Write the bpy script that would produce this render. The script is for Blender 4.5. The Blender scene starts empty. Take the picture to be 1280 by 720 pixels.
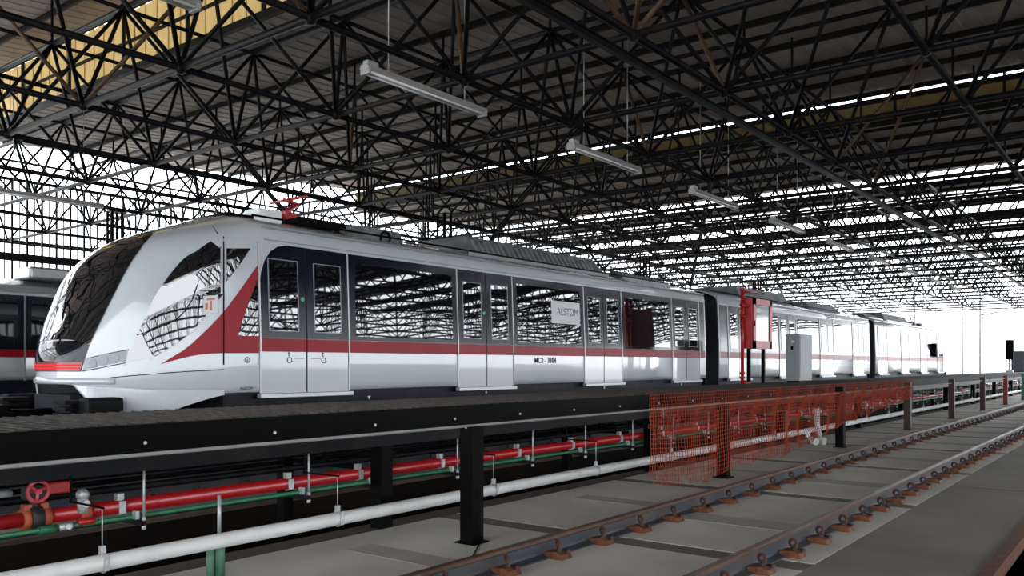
import bpy, bmesh, math, random
from mathutils import Vector, Matrix, noise
from mathutils.bvhtree import BVHTree
from mathutils.geometry import delaunay_2d_cdt
random.seed(7)
PI = math.pi
S = bpy.context.scene
COL = S.collection
# ------------------------------------------------------------------ camera
H = 1.57                      # eye height above the slab
TH = math.radians(37.46)
F = 1057.0
CT, ST = math.cos(TH), math.sin(TH)
cam = bpy.data.cameras.new('camera'); co = bpy.data.objects.new('camera', cam); COL.objects.link(co)
co.location = (0, 0, H); co.rotation_euler = (PI/2, 0, TH)
cam.sensor_width = 36; cam.lens = F/1280*36; cam.shift_y = (456-360)/1280
cam.clip_start = .05; cam.clip_end = 900
S.camera = co
# ------------------------------------------------------------------ sky, exposure
W_ = bpy.data.worlds.new('sky'); S.world = W_; W_.use_nodes = True
bg = W_.node_tree.nodes['Background']
bg.inputs[0].default_value = (.90, .95, 1.0, 1); bg.inputs[1].default_value = 6.0
S.view_settings.view_transform = 'Standard'; S.view_settings.look = 'None'
S.view_settings.exposure = 0.05; S.view_settings.gamma = 1
S.view_settings.use_curve_mapping = False
S.cycles.max_bounces = 6; S.cycles.diffuse_bounces = 3; S.cycles.glossy_bounces = 3
# ------------------------------------------------------------------ materials
def mat(name, col, rough=.6, metal=0, spec=.5, coat=0, noise_=None, bump=None, emit=None, ior=None):
    """noise_: (scale, second colour, low, high[, stretch xyz]); bump: (scale, strength, distance)"""
    m = bpy.data.materials.new(name); m.use_nodes = True
    nt = m.node_tree; b = nt.nodes['Principled BSDF']
    b.inputs['Base Color'].default_value = (*col, 1); b.inputs['Roughness'].default_value = rough
    b.inputs['Metallic'].default_value = metal; b.inputs['Specular IOR Level'].default_value = spec
    b.inputs['Coat Weight'].default_value = coat; b.inputs['Coat Roughness'].default_value = .04
    if ior: b.inputs['IOR'].default_value = ior
    if emit: b.inputs['Emission Color'].default_value = (*emit[:3], 1); b.inputs['Emission Strength'].default_value = emit[3]
    tc = nt.nodes.new('ShaderNodeTexCoord')
    def nz(scale, stretch=None, detail=6):
        n = nt.nodes.new('ShaderNodeTexNoise'); n.inputs['Scale'].default_value = scale; n.inputs['Detail'].default_value = detail
        src = tc.outputs['Object']
        if stretch:
            mp = nt.nodes.new('ShaderNodeMapping'); mp.inputs['Scale'].default_value = stretch
            nt.links.new(src, mp.inputs[0]); src = mp.outputs[0]
        nt.links.new(src, n.inputs['Vector']); return n
    if noise_:
        n = nz(noise_[0], noise_[4] if len(noise_) > 4 else None)
        r = nt.nodes.new('ShaderNodeValToRGB')
        r.color_ramp.elements[0].position = noise_[2]; r.color_ramp.elements[1].position = noise_[3]
        r.color_ramp.elements[0].color = (*col, 1); r.color_ramp.elements[1].color = (*noise_[1], 1)
        nt.links.new(n.outputs[0], r.inputs[0]); nt.links.new(r.outputs[0], b.inputs['Base Color'])
    if bump:
        n = nz(bump[0], None, bump[3] if len(bump) > 3 else 4); bp = nt.nodes.new('ShaderNodeBump')
        bp.inputs['Strength'].default_value = bump[1]; bp.inputs['Distance'].default_value = bump[2]
        nt.links.new(n.outputs[0], bp.inputs['Height']); nt.links.new(bp.outputs[0], b.inputs['Normal'])
    return m
M = {}
M['steel_black'] = mat('black_painted_steel', (.005, .005, .007), .45, spec=.10, noise_=(2.5, (.016, .013, .010), .5, .8))
M['steel_rusty'] = mat('rusty_steel_member', (.05, .025, .01), .6, noise_=(6, (.12, .06, .02), .4, .7))
M['deck_roof'] = mat('roof_sheet', (.26, .21, .18), .7, spec=.3, noise_=(.35, (.36, .31, .27), .35, .7))
M['purlin'] = mat('purlin_steel', (.010, .009, .008), .6, spec=.15)
M['paint_white'] = mat('white_train_paint', (.46, .50, .54), .22, coat=1.0, noise_=(1.3, (.51, .55, .58), .3, .7))
M['paint_grey'] = mat('grey_train_paint', (.22, .24, .27), .3, coat=.3)
M['paint_red'] = mat('red_train_paint', (.27, .003, .012), .35, spec=.25, noise_=(2, (.31, .006, .016), .3, .7))
M['glass_dark'] = mat('dark_train_glass', (.004, .005, .008), .015, spec=.9, ior=1.75, bump=(1.1, .5, .007, 0))
M['glass_mask'] = mat('black_glass_mask', (.004, .006, .014), .10, spec=.35)
M['glass_mask2'] = mat('black_front_glass', (.003, .004, .008), .05, spec=.3)
M['windscreen'] = mat('windscreen_glass', (.004, .004, .006), .01, spec=.8, ior=1.6)
M['lens'] = mat('headlamp_lens', (.10, .11, .13), .12, metal=.3, spec=.6)
M['tail'] = mat('tail_light_glow', (.3, 0, 0), .5, spec=.1, emit=(1, .01, .01, 1.6))
M['tail_dim'] = mat('tail_light_lens', (.25, .004, .004), .2, emit=(1, .01, .01, .03))
M['rubber'] = mat('black_rubber', (.004, .004, .005), .65, spec=.15)
M['under'] = mat('underframe_paint', (.003, .004, .012), .5, spec=.2, noise_=(3, (.012, .012, .016), .4, .7))
M['alu'] = mat('brushed_aluminium', (.45, .46, .47), .35, metal=.7)
M['galv'] = mat('galvanised_steel', (.40, .42, .43), .45, metal=.5, noise_=(12, (.55, .57, .58), .4, .7))
M['concrete'] = mat('concrete_slab', (.50, .475, .41), .85, noise_=(1.1, (.64, .61, .54), .3, .72), bump=(30, .15, .01))
M['concrete_worn'] = mat('worn_concrete', (.16, .135, .11), .85, noise_=(.6, (.28, .25, .215), .3, .75), bump=(25, .15, .01))
M['concrete_joint'] = mat('joint_concrete', (.12, .11, .095), .9, noise_=(5, (.17, .155, .13), .3, .7))
M['concrete_band'] = mat('darker_concrete_band', (.34, .32, .28), .85, noise_=(3, (.42, .40, .36), .3, .7))  # cross bands of concrete, a little darker than the slab
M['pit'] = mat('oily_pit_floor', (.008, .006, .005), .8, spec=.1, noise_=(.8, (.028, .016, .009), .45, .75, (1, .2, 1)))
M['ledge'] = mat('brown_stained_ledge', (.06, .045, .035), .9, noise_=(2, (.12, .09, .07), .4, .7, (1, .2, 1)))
M['ground'] = mat('yard_ground', (.52, .50, .46), .9, noise_=(.3, (.6, .58, .54), .3, .7))
M['rail_head'] = mat('rusty_rail_head', (.10, .05, .030), .42, metal=.3, noise_=(9, (.17, .10, .07), .35, .7, (1, .15, 1)))
M['rail_web'] = mat('blue_grey_rail_web', (.055, .065, .085), .5, metal=.3, noise_=(4, (.10, .08, .065), .45, .72, (1, .4, 1)))
M['rust'] = mat('orange_rust', (.085, .028, .012), .8, noise_=(18, (.20, .065, .022), .4, .7))
M['rust_dark'] = mat('dark_rust', (.05, .02, .014), .7, noise_=(20, (.10, .03, .02), .4, .7))
M['pipe_red'] = mat('red_pipe_paint', (.36, .006, .010), .32, coat=.2, noise_=(7, (.33, .006, .008), .4, .7))
M['pipe_white'] = mat('white_plastic_pipe', (.68, .69, .68), .4, noise_=(5, (.56, .56, .54), .5, .8))
M['pipe_grey'] = mat('dull_grey_pipe', (.20, .20, .19), .6)
M['pipe_green'] = mat('green_pipe_paint', (.01, .12, .055), .45)
M['green_post'] = mat('green_post_paint', (.05, .16, .10), .6, noise_=(14, (.10, .20, .15), .4, .7))
M['valve_red'] = mat('red_valve_paint', (.36, .02, .03), .5, noise_=(20, (.48, .10, .11), .45, .75))
M['valve_blk'] = mat('black_cast_iron', (.01, .01, .01), .6)
M['coupling'] = mat('orange_red_coupling', (.36, .07, .03), .6)
M['net'] = mat('orange_safety_netting', (.33, .05, .022), .8, spec=.2)
M['grating'] = mat('platform_grating', (.045, .038, .034), .8, spec=.15, bump=(40, .6, .02), noise_=(7, (.09, .08, .07), .35, .7))
M['post_brown'] = mat('brown_post_paint', (.04, .016, .012), .6)
M['post_red'] = mat('red_post_paint', (.22, .03, .02), .6)
M['cab_grey'] = mat('grey_cabinet_paint', (.30, .33, .34), .5)
M['cab_red'] = mat('red_cabinet_paint', (.40, .012, .018), .4, noise_=(4, (.50, .03, .04), .4, .7))
M['clear'] = mat('cabinet_glass', (.16, .17, .18), .05, spec=.8)
M['yellow_panel'] = mat('yellow_translucent_panel', (.62, .50, .24), .6)
M['black'] = mat('black_plastic', (.002, .002, .002), .6, spec=.06)
M['paper'] = mat('white_paper', (.72, .74, .76), .6)
M['ink'] = mat('dark_lettering', (.02, .02, .025), .5)
M['ink_grey'] = mat('grey_lettering', (.16, .12, .13), .5)
M['ink_orange'] = mat('orange_print', (.6, .22, .12), .6)
M['lamp_white'] = mat('lamp_housing', (.34, .34, .33), .45, noise_=(8, (.42, .41, .40), .45, .75))
M['tube'] = mat('unlit_fluorescent_tube', (.8, .8, .8), .15)
M['green_btn'] = mat('green_button', (.01, .30, .10), .3)
# translucency of the sheets that let daylight in
def translucent(m, col, w):
    nt = m.node_tree; b = nt.nodes['Principled BSDF']; out = nt.nodes['Material Output']
    t = nt.nodes.new('ShaderNodeBsdfTranslucent'); t.inputs[0].default_value = (*col, 1)
    mx = nt.nodes.new('ShaderNodeMixShader'); mx.inputs[0].default_value = w
    nt.links.new(b.outputs[0], mx.inputs[1]); nt.links.new(t.outputs[0], mx.inputs[2]); nt.links.new(mx.outputs[0], out.inputs[0])
translucent(M['yellow_panel'], (.70, .58, .36), .5)
M['yellow_shaded'] = mat('shaded_yellow_panel', (.20, .15, .07), .7, noise_=(1.5, (.30, .24, .12), .4, .7))  # copy of the yellow panel, its weaker daylight put into a darker colour
translucent(M['yellow_shaded'], (.16, .11, .045), .4)
# ------------------------------------------------------------------ mesh helpers
class MB:
    def __init__(s): s.bm = bmesh.new(); s.mi = 0
    def face(s, pts):
        vs = [s.bm.verts.new(p) for p in pts]; f = s.bm.faces.new(vs); f.material_index = s.mi; return f
    def box(s, c, d, rot=None, bev=0):
        x, y, z = [q/2 for q in d]; R = rot or Matrix.Identity(3); c = Vector(c)
        vs = [s.bm.verts.new(c + R @ Vector(p)) for p in ((-x,-y,-z),(x,-y,-z),(x,y,-z),(-x,y,-z),(-x,-y,z),(x,-y,z),(x,y,z),(-x,y,z))]
        fs = [s.bm.faces.new([vs[i] for i in q]) for q in ((3,2,1,0),(4,5,6,7),(0,1,5,4),(1,2,6,5),(2,3,7,6),(3,0,4,7))]
        for f in fs: f.material_index = s.mi
        if bev:
            es = list({e for f in fs for e in f.edges})
            r = bmesh.ops.bevel(s.bm, geom=es, offset=bev, segments=2, affect='EDGES', profile=.5)
            for f in r['faces']: f.material_index = s.mi
        return s
    def tube(s, a, b, r, n=8, r2=None, cap=True):
        a, b = Vector(a), Vector(b); d = (b-a).normalized()
        up = Vector((0,0,1)) if abs(d.z) < .95 else Vector((1,0,0))
        u = d.cross(up).normalized(); v = d.cross(u); r2 = r if r2 is None else r2
        A = [s.bm.verts.new(a + (u*math.cos(2*PI*i/n)+v*math.sin(2*PI*i/n))*r) for i in range(n)]
        B = [s.bm.verts.new(b + (u*math.cos(2*PI*i/n)+v*math.sin(2*PI*i/n))*r2) for i in range(n)]
        for i in range(n):
            f = s.bm.faces.new((A[i], A[(i+1)%n], B[(i+1)%n], B[i])); f.smooth = True; f.material_index = s.mi
        if cap:
            for f in (s.bm.faces.new(A[::-1]), s.bm.faces.new(B)): f.material_index = s.mi
        return s
    def path(s, pts, r, n=8):
        pts = [Vector(p) for p in pts]; rings = []
        ref = Vector((0,0,1))
        for i, p in enumerate(pts):
            d = (pts[min(i+1, len(pts)-1)] - pts[max(i-1, 0)]).normalized()
            if abs(d.dot(ref)) > .95: ref = Vector((1,0,0)) if abs(d.x) < .9 else Vector((0,1,0))
            u = d.cross(ref).normalized(); v = d.cross(u)
            rings.append([s.bm.verts.new(p + (u*math.cos(2*PI*k/n)+v*math.sin(2*PI*k/n))*r) for k in range(n)])
        for A, B in zip(rings, rings[1:]):
            o = min(range(n), key=lambda o: (A[0].co-B[o].co).length)
            for k in range(n):
                f = s.bm.faces.new((A[k], A[(k+1)%n], B[(k+1+o)%n], B[(k+o)%n])); f.smooth = True; f.material_index = s.mi
        s.bm.faces.new(rings[0][::-1]).material_index = s.mi; s.bm.faces.new(rings[-1]).material_index = s.mi
        return s
    def prism(s, poly, axis, a, b):
        """poly 2D extruded along axis 'x'/'y'/'z' from a to b; 2D coords are the remaining axes in order"""
        def P(p, t):
            return {'x': (t, p[0], p[1]), 'y': (p[0], t, p[1]), 'z': (p[0], p[1], t)}[axis]
        A = [s.bm.verts.new(P(p, a)) for p in poly]; B = [s.bm.verts.new(P(p, b)) for p in poly]; n = len(poly)
        fs = [s.bm.faces.new(A), s.bm.faces.new(B[::-1])] + [s.bm.faces.new((A[i], B[i], B[(i+1)%n], A[(i+1)%n])) for i in range(n)]
        for f in fs: f.material_index = s.mi
        return s
    def ball(s, c, r, u=8, v=6):
        res = bmesh.ops.create_uvsphere(s.bm, u_segments=u, v_segments=v, radius=r, matrix=Matrix.Translation(c))
        for vv in res['verts']:
            for f in vv.link_faces: f.smooth = True; f.material_index = s.mi
        return s
    def torus(s, c, R, r, nrm='y', n=20, m=8):
        g = []
        for i in range(n):
            a = 2*PI*i/n; row = []
            for j in range(m):
                b = 2*PI*j/m; q = R + r*math.cos(b); h = r*math.sin(b)
                p = {'y': (q*math.cos(a), h, q*math.sin(a)), 'x': (h, q*math.cos(a), q*math.sin(a)), 'z': (q*math.cos(a), q*math.sin(a), h)}[nrm]
                row.append(s.bm.verts.new(Vector(c)+Vector(p)))
            g.append(row)
        for i in range(n):
            for j in range(m):
                f = s.bm.faces.new((g[i][j], g[(i+1)%n][j], g[(i+1)%n][(j+1)%m], g[i][(j+1)%m])); f.smooth = True; f.material_index = s.mi
        return s
    def done(s, name, mats, parent=None, loc=None, fix=True):
        if fix: bmesh.ops.recalc_face_normals(s.bm, faces=s.bm.faces)
        me = bpy.data.meshes.new(name); s.bm.to_mesh(me); s.bm.free()
        for m in (mats if isinstance(mats, (list, tuple)) else [mats]): me.materials.append(m)
        o = bpy.data.objects.new(name, me); COL.objects.link(o)
        if parent: o.parent = parent
        if loc: o.location = loc
        return o
def tag(o, label, cat, group=None, kind=None):
    o['label'] = label; o['category'] = cat
    if group: o['group'] = group
    if kind: o['kind'] = kind
    return o
def thing(name, label, cat, loc=(0,0,0), group=None):
    o = bpy.data.objects.new(name, None); COL.objects.link(o); o.location = loc; o.empty_display_size = .1
    return tag(o, label, cat, group)
def struct(o): o['kind'] = 'structure'; return o
def dup(o, parent=None, top=True):
    c = o.copy(); COL.objects.link(c); c.parent = parent
    for ch in list(kids.get(o.name, [])): dup(ch, c)
    return c
kids = {}
def reg(root):
    """remember the children of a thing once, so that copies need no search"""
    for o in [root]+list(root.children_recursive):
        kids[o.name] = list(o.children)
def copy_thing(root, loc, label, group=None, rotz=None):
    c = dup(root); c.location = loc; c['label'] = label
    if group: c['group'] = group
    if rotz is not None: c.rotation_euler.z = rotz
    return c
def Yat(u, X):
    """world Y of the point at lateral offset X that the photo shows in column u"""
    d = F*X/(CT*(u-1450)); return (d + X*ST)/CT

# ================================================================== SETTING
def slab(name, x0, x1, y0, y1, z0, z1, m, lab=None):
    o = MB().box(((x0+x1)/2, (y0+y1)/2, (z0+z1)/2), (x1-x0, y1-y0, z1-z0)).done(name, m); return struct(o)
Y0, Y1 = -14.0, 76.0
XR = -1.0; XE = -5.9; XP = -8.1
# near slab: concrete panels between joints, cut at the joints; a strip of darker concrete lies in every joint
joints = [6.6 + 3.52*k for k in range(-4, 20)]
b = MB(); prev = Y0
for j in joints + [Y1+.14]:
    b.box(((XE-2.16)/2, (prev + j-.14)/2, -.25), (-2.16-XE, j-.14-prev, .5)); prev = j+.14
struct(b.done('floor', M['concrete']))
b = MB()
for j in joints: b.box(((XE-2.16)/2, j, -.254), (-2.16-XE, .28, .5))
struct(b.done('floor_joints', M['concrete_joint']))
b = MB(); prev = Y0
for j in [5.2+7.04*k for k in range(-2, 10)] + [Y1+.1]:
    b.box(((XR-2.16)/2, (prev + j-.07)/2, -.25), (XR+2.16, j-.07-prev, .496)); prev = j+.07
struct(b.done('floor_right', M['concrete_worn']))
b = MB()
for j in [5.2+7.04*k for k in range(-2, 10)]: b.box(((XR-2.16)/2, j, -.258), (XR+2.16, .14, .5))
struct(b.done('floor_joints_right', M['concrete_joint']))
b = MB()
for j in joints: b.box((-3.28, j+1.5, .0015), (1.36, .42, .003)); b.box((-4.98, j+1.9, .0015), (1.0, .3, .003))
struct(b.done('floor_bands', M['concrete_band']))
# near pit under the train side and the slab beyond it
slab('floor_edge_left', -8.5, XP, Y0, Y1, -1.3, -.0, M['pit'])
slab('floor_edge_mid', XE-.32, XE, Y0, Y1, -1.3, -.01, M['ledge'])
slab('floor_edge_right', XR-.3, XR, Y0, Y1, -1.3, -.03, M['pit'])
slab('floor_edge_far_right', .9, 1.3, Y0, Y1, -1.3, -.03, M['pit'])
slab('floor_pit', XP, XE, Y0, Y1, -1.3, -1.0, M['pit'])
slab('floor_far', -32, -8.5, Y0, Y1, -.5, -.0, M['concrete_worn'])
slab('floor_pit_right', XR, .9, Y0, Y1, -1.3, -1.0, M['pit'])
slab('floor_far_right', .9, 32, Y0, Y1, -.5, 0, M['concrete_worn'])
struct(MB().box((0, 250, -.62), (900, 348, .3)).done('floor_yard', M['ground']))
M['yard_bounce'] = mat('pale_bounce_yard', (.62, .60, .56), .9, noise_=(.3, (.7, .68, .64), .3, .7))  # unseen left yard, made paler to bounce light up to the roof
struct(MB().box((-140, -50, -.62), (216, 252, .3)).done('floor_yard_left', M['yard_bounce']))
struct(MB().box((132, -50, -.62), (216, 252, .3)).done('floor_yard_right', M['ground']))
# rusty steel angle on the pit edges
b = MB().box((XR-.03, 31, .004), (.10, 90, .012)).box((XR+.006, 31, -.06), (.012, 90, .12)); struct(b.done('trim_1', M['rust']))
b = MB().box((XP-.04, 31, .004), (.08, 90, .012)).box((XP+.006, 31, -.015), (.012, 90, .03)); struct(b.done('trim_2', M['ledge']))

# ---- roof: saw-tooth bays, each rises away from the camera and drops at a glazed face
ZL, ZH = 7.2+H, 8.9+H
RX0, RX1 = -30.0, 31.0
F1, F2, MP, YE = 10.9, 27.1, 4.7, 56.0
def zroof(y):
    if y < F1: return ZL + max(0, (y-F1+18.7)/18.7)*(ZH-ZL)
    if y < F2: return ZL + .98*(y-F1)/(F2-F1)
    k = (y-F2)/MP
    if k < 2: return ZL + .36*k/2
    return ZL + (.36 if k < 3 else .5)*(k-math.floor(k))
breaks = [Y0, F1-18.7, F1, F2] + [F2+MP*k for k in range(2, 7)] + [YE]
b = MB()
for ya, yb in zip(breaks, breaks[1:]):
    n = 140; dx = (RX1-RX0)/n
    za, zb = zroof(ya+1e-4), zroof(yb-1e-4)
    top = [(RX0 + dx*i + o, hh) for i in range(n) for o, hh in ((0, 0), (dx*.44, 0), (dx*.5, .018), (dx*.94, .018))]
    A = [b.bm.verts.new((x, ya, za+h)) for x, h in top]; B = [b.bm.verts.new((x, yb-.02, zb+h)) for x, h in top]
    A2 = [b.bm.verts.new((x, ya, za+h+.012)) for x, h in top]; B2 = [b.bm.verts.new((x, yb-.02, zb+h+.012)) for x, h in top]
    for i in range(len(top)-1):
        b.bm.faces.new((A[i], A[i+1], B[i+1], B[i])); b.bm.faces.new((A2[i], B2[i], B2[i+1], A2[i+1]))
struct(b.done('ceiling', M['deck_roof'], fix=False))
# glazed drops: yellowed corrugated panels, the second with an open slot above
for k, (y, zt0, gap) in enumerate(((F1, ZH, .12), (F2, ZL+.98, .24))):
    b = MB(); n = 120; dx = (RX1-RX0)/n; zt = zt0-gap
    for i in range(n):
        x = RX0 + dx*i
        b.box((x+dx*.25, y, (ZL+.15+zt)/2), (dx*.52, .012, zt-ZL-.15)); b.box((x+dx*.75, y+.025, (ZL+.15+zt)/2), (dx*.52, .012, zt-ZL-.15)); b.box((x+dx*.5, y+.012, (ZL+.15+zt)/2), (.012, .03, zt-ZL-.15))
    struct(b.done('window_%d' % (k+1), M['yellow_panel'] if k == 0 else M['yellow_shaded']))
    b = MB().box(((RX0+RX1)/2, y-.06, zt+.02), (RX1-RX0, .08, .08)).box(((RX0+RX1)/2, y-.06, ZL+.08), (RX1-RX0, .12, .16)).box(((RX0+RX1)/2, y-.06, (ZL+zt)/2), (RX1-RX0, .06, .06))
    for i in range(21): b.box((RX0+1+2.84*i, y-.07, (ZL+zt0)/2), (.07, .07, zt0-ZL))
    struct(b.done('trim_%d' % (k+3), M['purlin']))
def near_break(y): return min(abs(y-q) for q in breaks)
# purlins under the sheets
pm = None; grp = 'dark purlins under the corrugated roof sheets'; k = 0
yy = Y0+.6
while yy < 73.5:
    if pm is None:
        pm = MB().box((0, 0, 0), (RX1-RX0, .07, .014)).box((0, 0, -.13), (RX1-RX0, .07, .014)).box((0, 0, -.065), (RX1-RX0, .012, .13)).done('roof_purlin', M['purlin'])
        o = pm
    else: o = pm.copy(); COL.objects.link(o)
    o.location = ((RX0+RX1)/2, yy, zroof(yy)-.02)
    tag(o, 'long dark steel purlin running across under the corrugated roof sheets', 'roof beam', grp)
    yy += 2.1
    if near_break(yy) < .25: yy += .3

# ---- space frame
A_ = 2.84; ZB, ZT = 4.2+H, 6.6+H
gx = [-11.0 + A_*i for i in range(-7, 15)]            # bottom nodes
gy = [6.64 + A_*j for j in range(-6, 24)]
tx = [x + A_/2 for x in gx[:-1]]; ty = [y + A_/2 for y in gy[:-1]]
sf = thing('roof_space_frame', 'black steel space frame of tubes and balls under the whole roof', 'roof truss', (0, 0, 0))
for x in gx: MB().tube((x, gy[0], ZB), (x, gy[-1], ZB), .05, 8).done('lower_chord', M['steel_black'], sf)
for y in gy: MB().tube((gx[0], y, ZB), (gx[-1], y, ZB), .05, 8).done('lower_chord', M['steel_black'], sf)
for x in tx: MB().tube((x, ty[0], ZT), (x, ty[-1], ZT), .04, 8).done('upper_chord', M['steel_black'], sf)
for y in ty: MB().tube((tx[0], y, ZT), (tx[-1], y, ZT), .05, 8).done('upper_chord', M['steel_black'], sf)
mem = []
for i, x in enumerate(tx):
    for j, y in enumerate(ty):
        for dx in (-1, 1):
            for dy in (-1, 1): mem.append(((x, y, ZT), (x+dx*A_/2, y+dy*A_/2, ZB)))
def inview(p):
    X, Y, Z = p; d = -X*ST + Y*CT
    if d < 2: return 999
    u = 640 + F*(X*CT+Y*ST)/d; v = 456 - F*(Z-H)/d
    return d if (-40 < u < 1320 and -60 < v < 470) else 500+d
mem.sort(key=lambda m: min(inview(m[0]), inview(m[1])))
for a, c in mem[:100]: MB().tube(a, c, .036, 7).done('brace', M['steel_rusty'] if random.random() < .12 else M['steel_black'], sf)
b = MB()
for a, c in mem[100:]: b.tube(a, c, .032, 5, cap=False)
o = b.done('brace', M['steel_black'], sf, fix=False); o['kind'] = 'stuff'
nod = [(x, y, ZB) for x in gx for y in gy] + [(x, y, ZT) for x in tx for y in ty]
nod.sort(key=inview)
bm0 = None
for p in nod[:100]:
    if bm0 is None: bm0 = MB().ball((0, 0, 0), .085, 10, 8).done('ball_joint', M['steel_black'], sf, p)
    else:
        c = bm0.copy(); COL.objects.link(c); c.parent = sf; c.location = p
b = MB()
for p in nod[100:]: b.ball(p, .08, 6, 4)
o = b.done('ball_joint', M['steel_black'], sf, fix=False); o['kind'] = 'stuff'
# struts carrying the purlins
b = MB()
for x in tx:
    for y in ty:
        if 0 < y < 73 and near_break(y) > .3: b.tube((x, y, ZT), (x, y, zroof(y)-.16), .03, 5, cap=False)
o = b.done('purlin_strut', M['steel_black'], sf, fix=False); o['kind'] = 'stuff'
# long rail beam slung under the frame
b = MB().box((-5.5, 35, 4.0+H+.045), (.08, 86, .014)).box((-5.5, 35, 4.0+H-.045), (.08, 86, .014)).box((-5.5, 35, 4.0+H), (.014, 86, .09))
hb = b.done('suspended_rail_beam', M['steel_black']); tag(hb, 'straight black beam slung lengthwise below the space frame, crossing the top of the picture', 'beam')
# columns (four tubes laced together)
first = None
for X, Y, lab in ((-15.6, 17.3, 'black laced column rising behind the long roof grille of the front car'), (-15.6, 28.7, 'black laced column seen behind the rear half of the front car'),
             (-15.6, 40.0, 'black laced column seen behind the middle car'), (-22.4, 11.6, 'black laced column seen just above the cab roof, next to the left glazed wall'), (-22.4, 20.3, 'black laced column in the farther row, left of the roof grille'),
             (-22.4, 31.5, 'black laced column in the farther row, behind the front car')):
    if first is None:
        t = thing('truss_column', lab, 'column', (X, Y, 0), 'laced steel columns')
        for dx in (-.13, .13):
            for dy in (-.13, .13): MB().tube((dx, dy, .03), (dx, dy, ZB-.08), .038, 8).done('column_tube', M['steel_black'], t)
        b = MB(); z = .1; s_ = 1
        while z < ZB-.5:
            b.tube((-.13*s_, -.13, z), (.13*s_, -.13, z+.35), .012, 5); b.tube((.13, -.13*s_, z), (.13, .13*s_, z+.35), .012, 5); z += .35; s_ = -s_
        b.done('lacing', M['steel_black'], t); MB().box((0, 0, .015), (.5, .5, .03)).done('base_plate', M['steel_black'], t)
        MB().box((0, 0, ZB-.075), (.4, .4, .03)).done('cap_plate', M['steel_black'], t)
        reg(t); first = t
    else: copy_thing(first, (X, Y, 0), lab, 'laced steel columns')

# ---- side walls of bars and glazing rails
def bar_wall(name, X, ya, yb, sgn):
    b = MB(); top = 6.1+H; L = yb-ya; ym = (ya+yb)/2
    y = ya; i = 0
    while y <= yb:
        w = .06 if i % 2 == 0 else .03
        b.box((X, y, (top+1.3)/2), (w, w, top-1.3)); y += .235; i += 1
    for z, h in ((top, .10), (5.0+H, .06), (4.0+H, .05), (3.55+H, .26), (2.75+H, .05), (1.3, .1)): b.box((X+.05*sgn, ym, z), (.08, L, h))
    b.box((X, ym, .65), (.15, L, 1.3))
    return struct(b.done(name, M['steel_black']))
bar_wall('wall_left', -30.0, -10, 74, 1)
struct(MB().box((31.5, 32, .65), (.2, 84, 1.3)).done('wall_right', M['concrete_worn']))

# ================================================================== TRAIN
XF = -8.9; WH = 1.325; XC = XF - WH
TB, TT = H-.354, H+1.99          # body bottom, roof centre
prof = [(0, TB), (.6, TB), (1.20, TB), (1.315, TB+.02), (WH, TB+.10), (WH, 1.6), (WH, 1.90), (WH-.0188, 2.4), (WH-.0338, 2.8), (WH-.045, 3.10), (WH-.048, 3.16), (WH-.065, 3.26), (WH-.12, 3.33), (WH-.28, 3.40), (.85, 3.47), (.45, 3.53), (0, TT)]
NS = len(prof)
def lerp_tab(tab, y):
    if y <= tab[0][0]: return tab[0][1]
    for (a, va), (c, vc) in zip(tab, tab[1:]):
        if y <= c:
            t = (y-a)/(c-a); return va + (vc-va)*t
    return tab[-1][1]
def smooth_tab(tab, y):
    # Catmull-Rom through the table
    n = len(tab)
    if y <= tab[0][0]: return tab[0][1]
    if y >= tab[-1][0]: return tab[-1][1]
    for i in range(n-1):
        if y <= tab[i+1][0]:
            x0, y0 = tab[i]; x1, y1 = tab[i+1]; h = x1-x0; t = (y-x0)/h
            m0 = (y1-tab[i-1][1])/(x1-tab[i-1][0]) if i else (y1-y0)/h
            m1 = (tab[i+2][1]-y0)/(tab[i+2][0]-x0) if i < n-2 else (y1-y0)/h
            return (2*t**3-3*t*t+1)*y0 + (t**3-2*t*t+t)*h*m0 + (-2*t**3+3*t*t)*y1 + (t**3-t*t)*h*m1
NF = 4.477; NBK = 6.5
topt = [(NF, 1.60), (4.53, 1.75), (4.654, 1.98), (4.832, 2.38), (5.054, 2.80), (5.364, 3.08), (5.719, 3.27), (6.118, 3.42), (NBK, TT)]
bott = [(NF, 1.36), (4.6, 1.33), (5.2, TB+.03), (5.9, TB), (NBK, TB)]
def section(y):
    if y >= NBK: return [(x, z) for x, z in prof]
    t = (NBK-y)/(NBK-NF); w = WH*max(0, 1-t**2.023)**(1/2.36)
    T = smooth_tab(topt, y); B = lerp_tab(bott, y); out = []
    bl = min(1, t*1.25); zmid = (prof[(NS-1)//2][1]-TB)/(TT-TB)
    for i, (x, z) in enumerate(prof):
        xs, zs = x/WH, (z-TB)/(TT-TB)
        # superellipse partner with the same parameter along the outline
        a = -PI/2 + PI*i/(NS-1); n = 3.0 if a > 0 else 5.0
        a2 = -PI/2 + PI*((i/(NS-1)))
        cx, cz = (abs(math.cos(a2))**(2/n), .5+.5*math.copysign(abs(math.sin(a2))**(2/n), math.sin(a2))) if a > 0 else (xs, .5*zs/zmid)
        out.append((w*(xs*(1-bl)+cx*bl), B + (T-B)*(zs*(1-bl)+cz*bl)))
    return out
def ysamples():
    ys = [NF + (NBK-NF)*(1-math.cos(PI/2*i/56)) for i in range(57)]
    return ys
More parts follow.
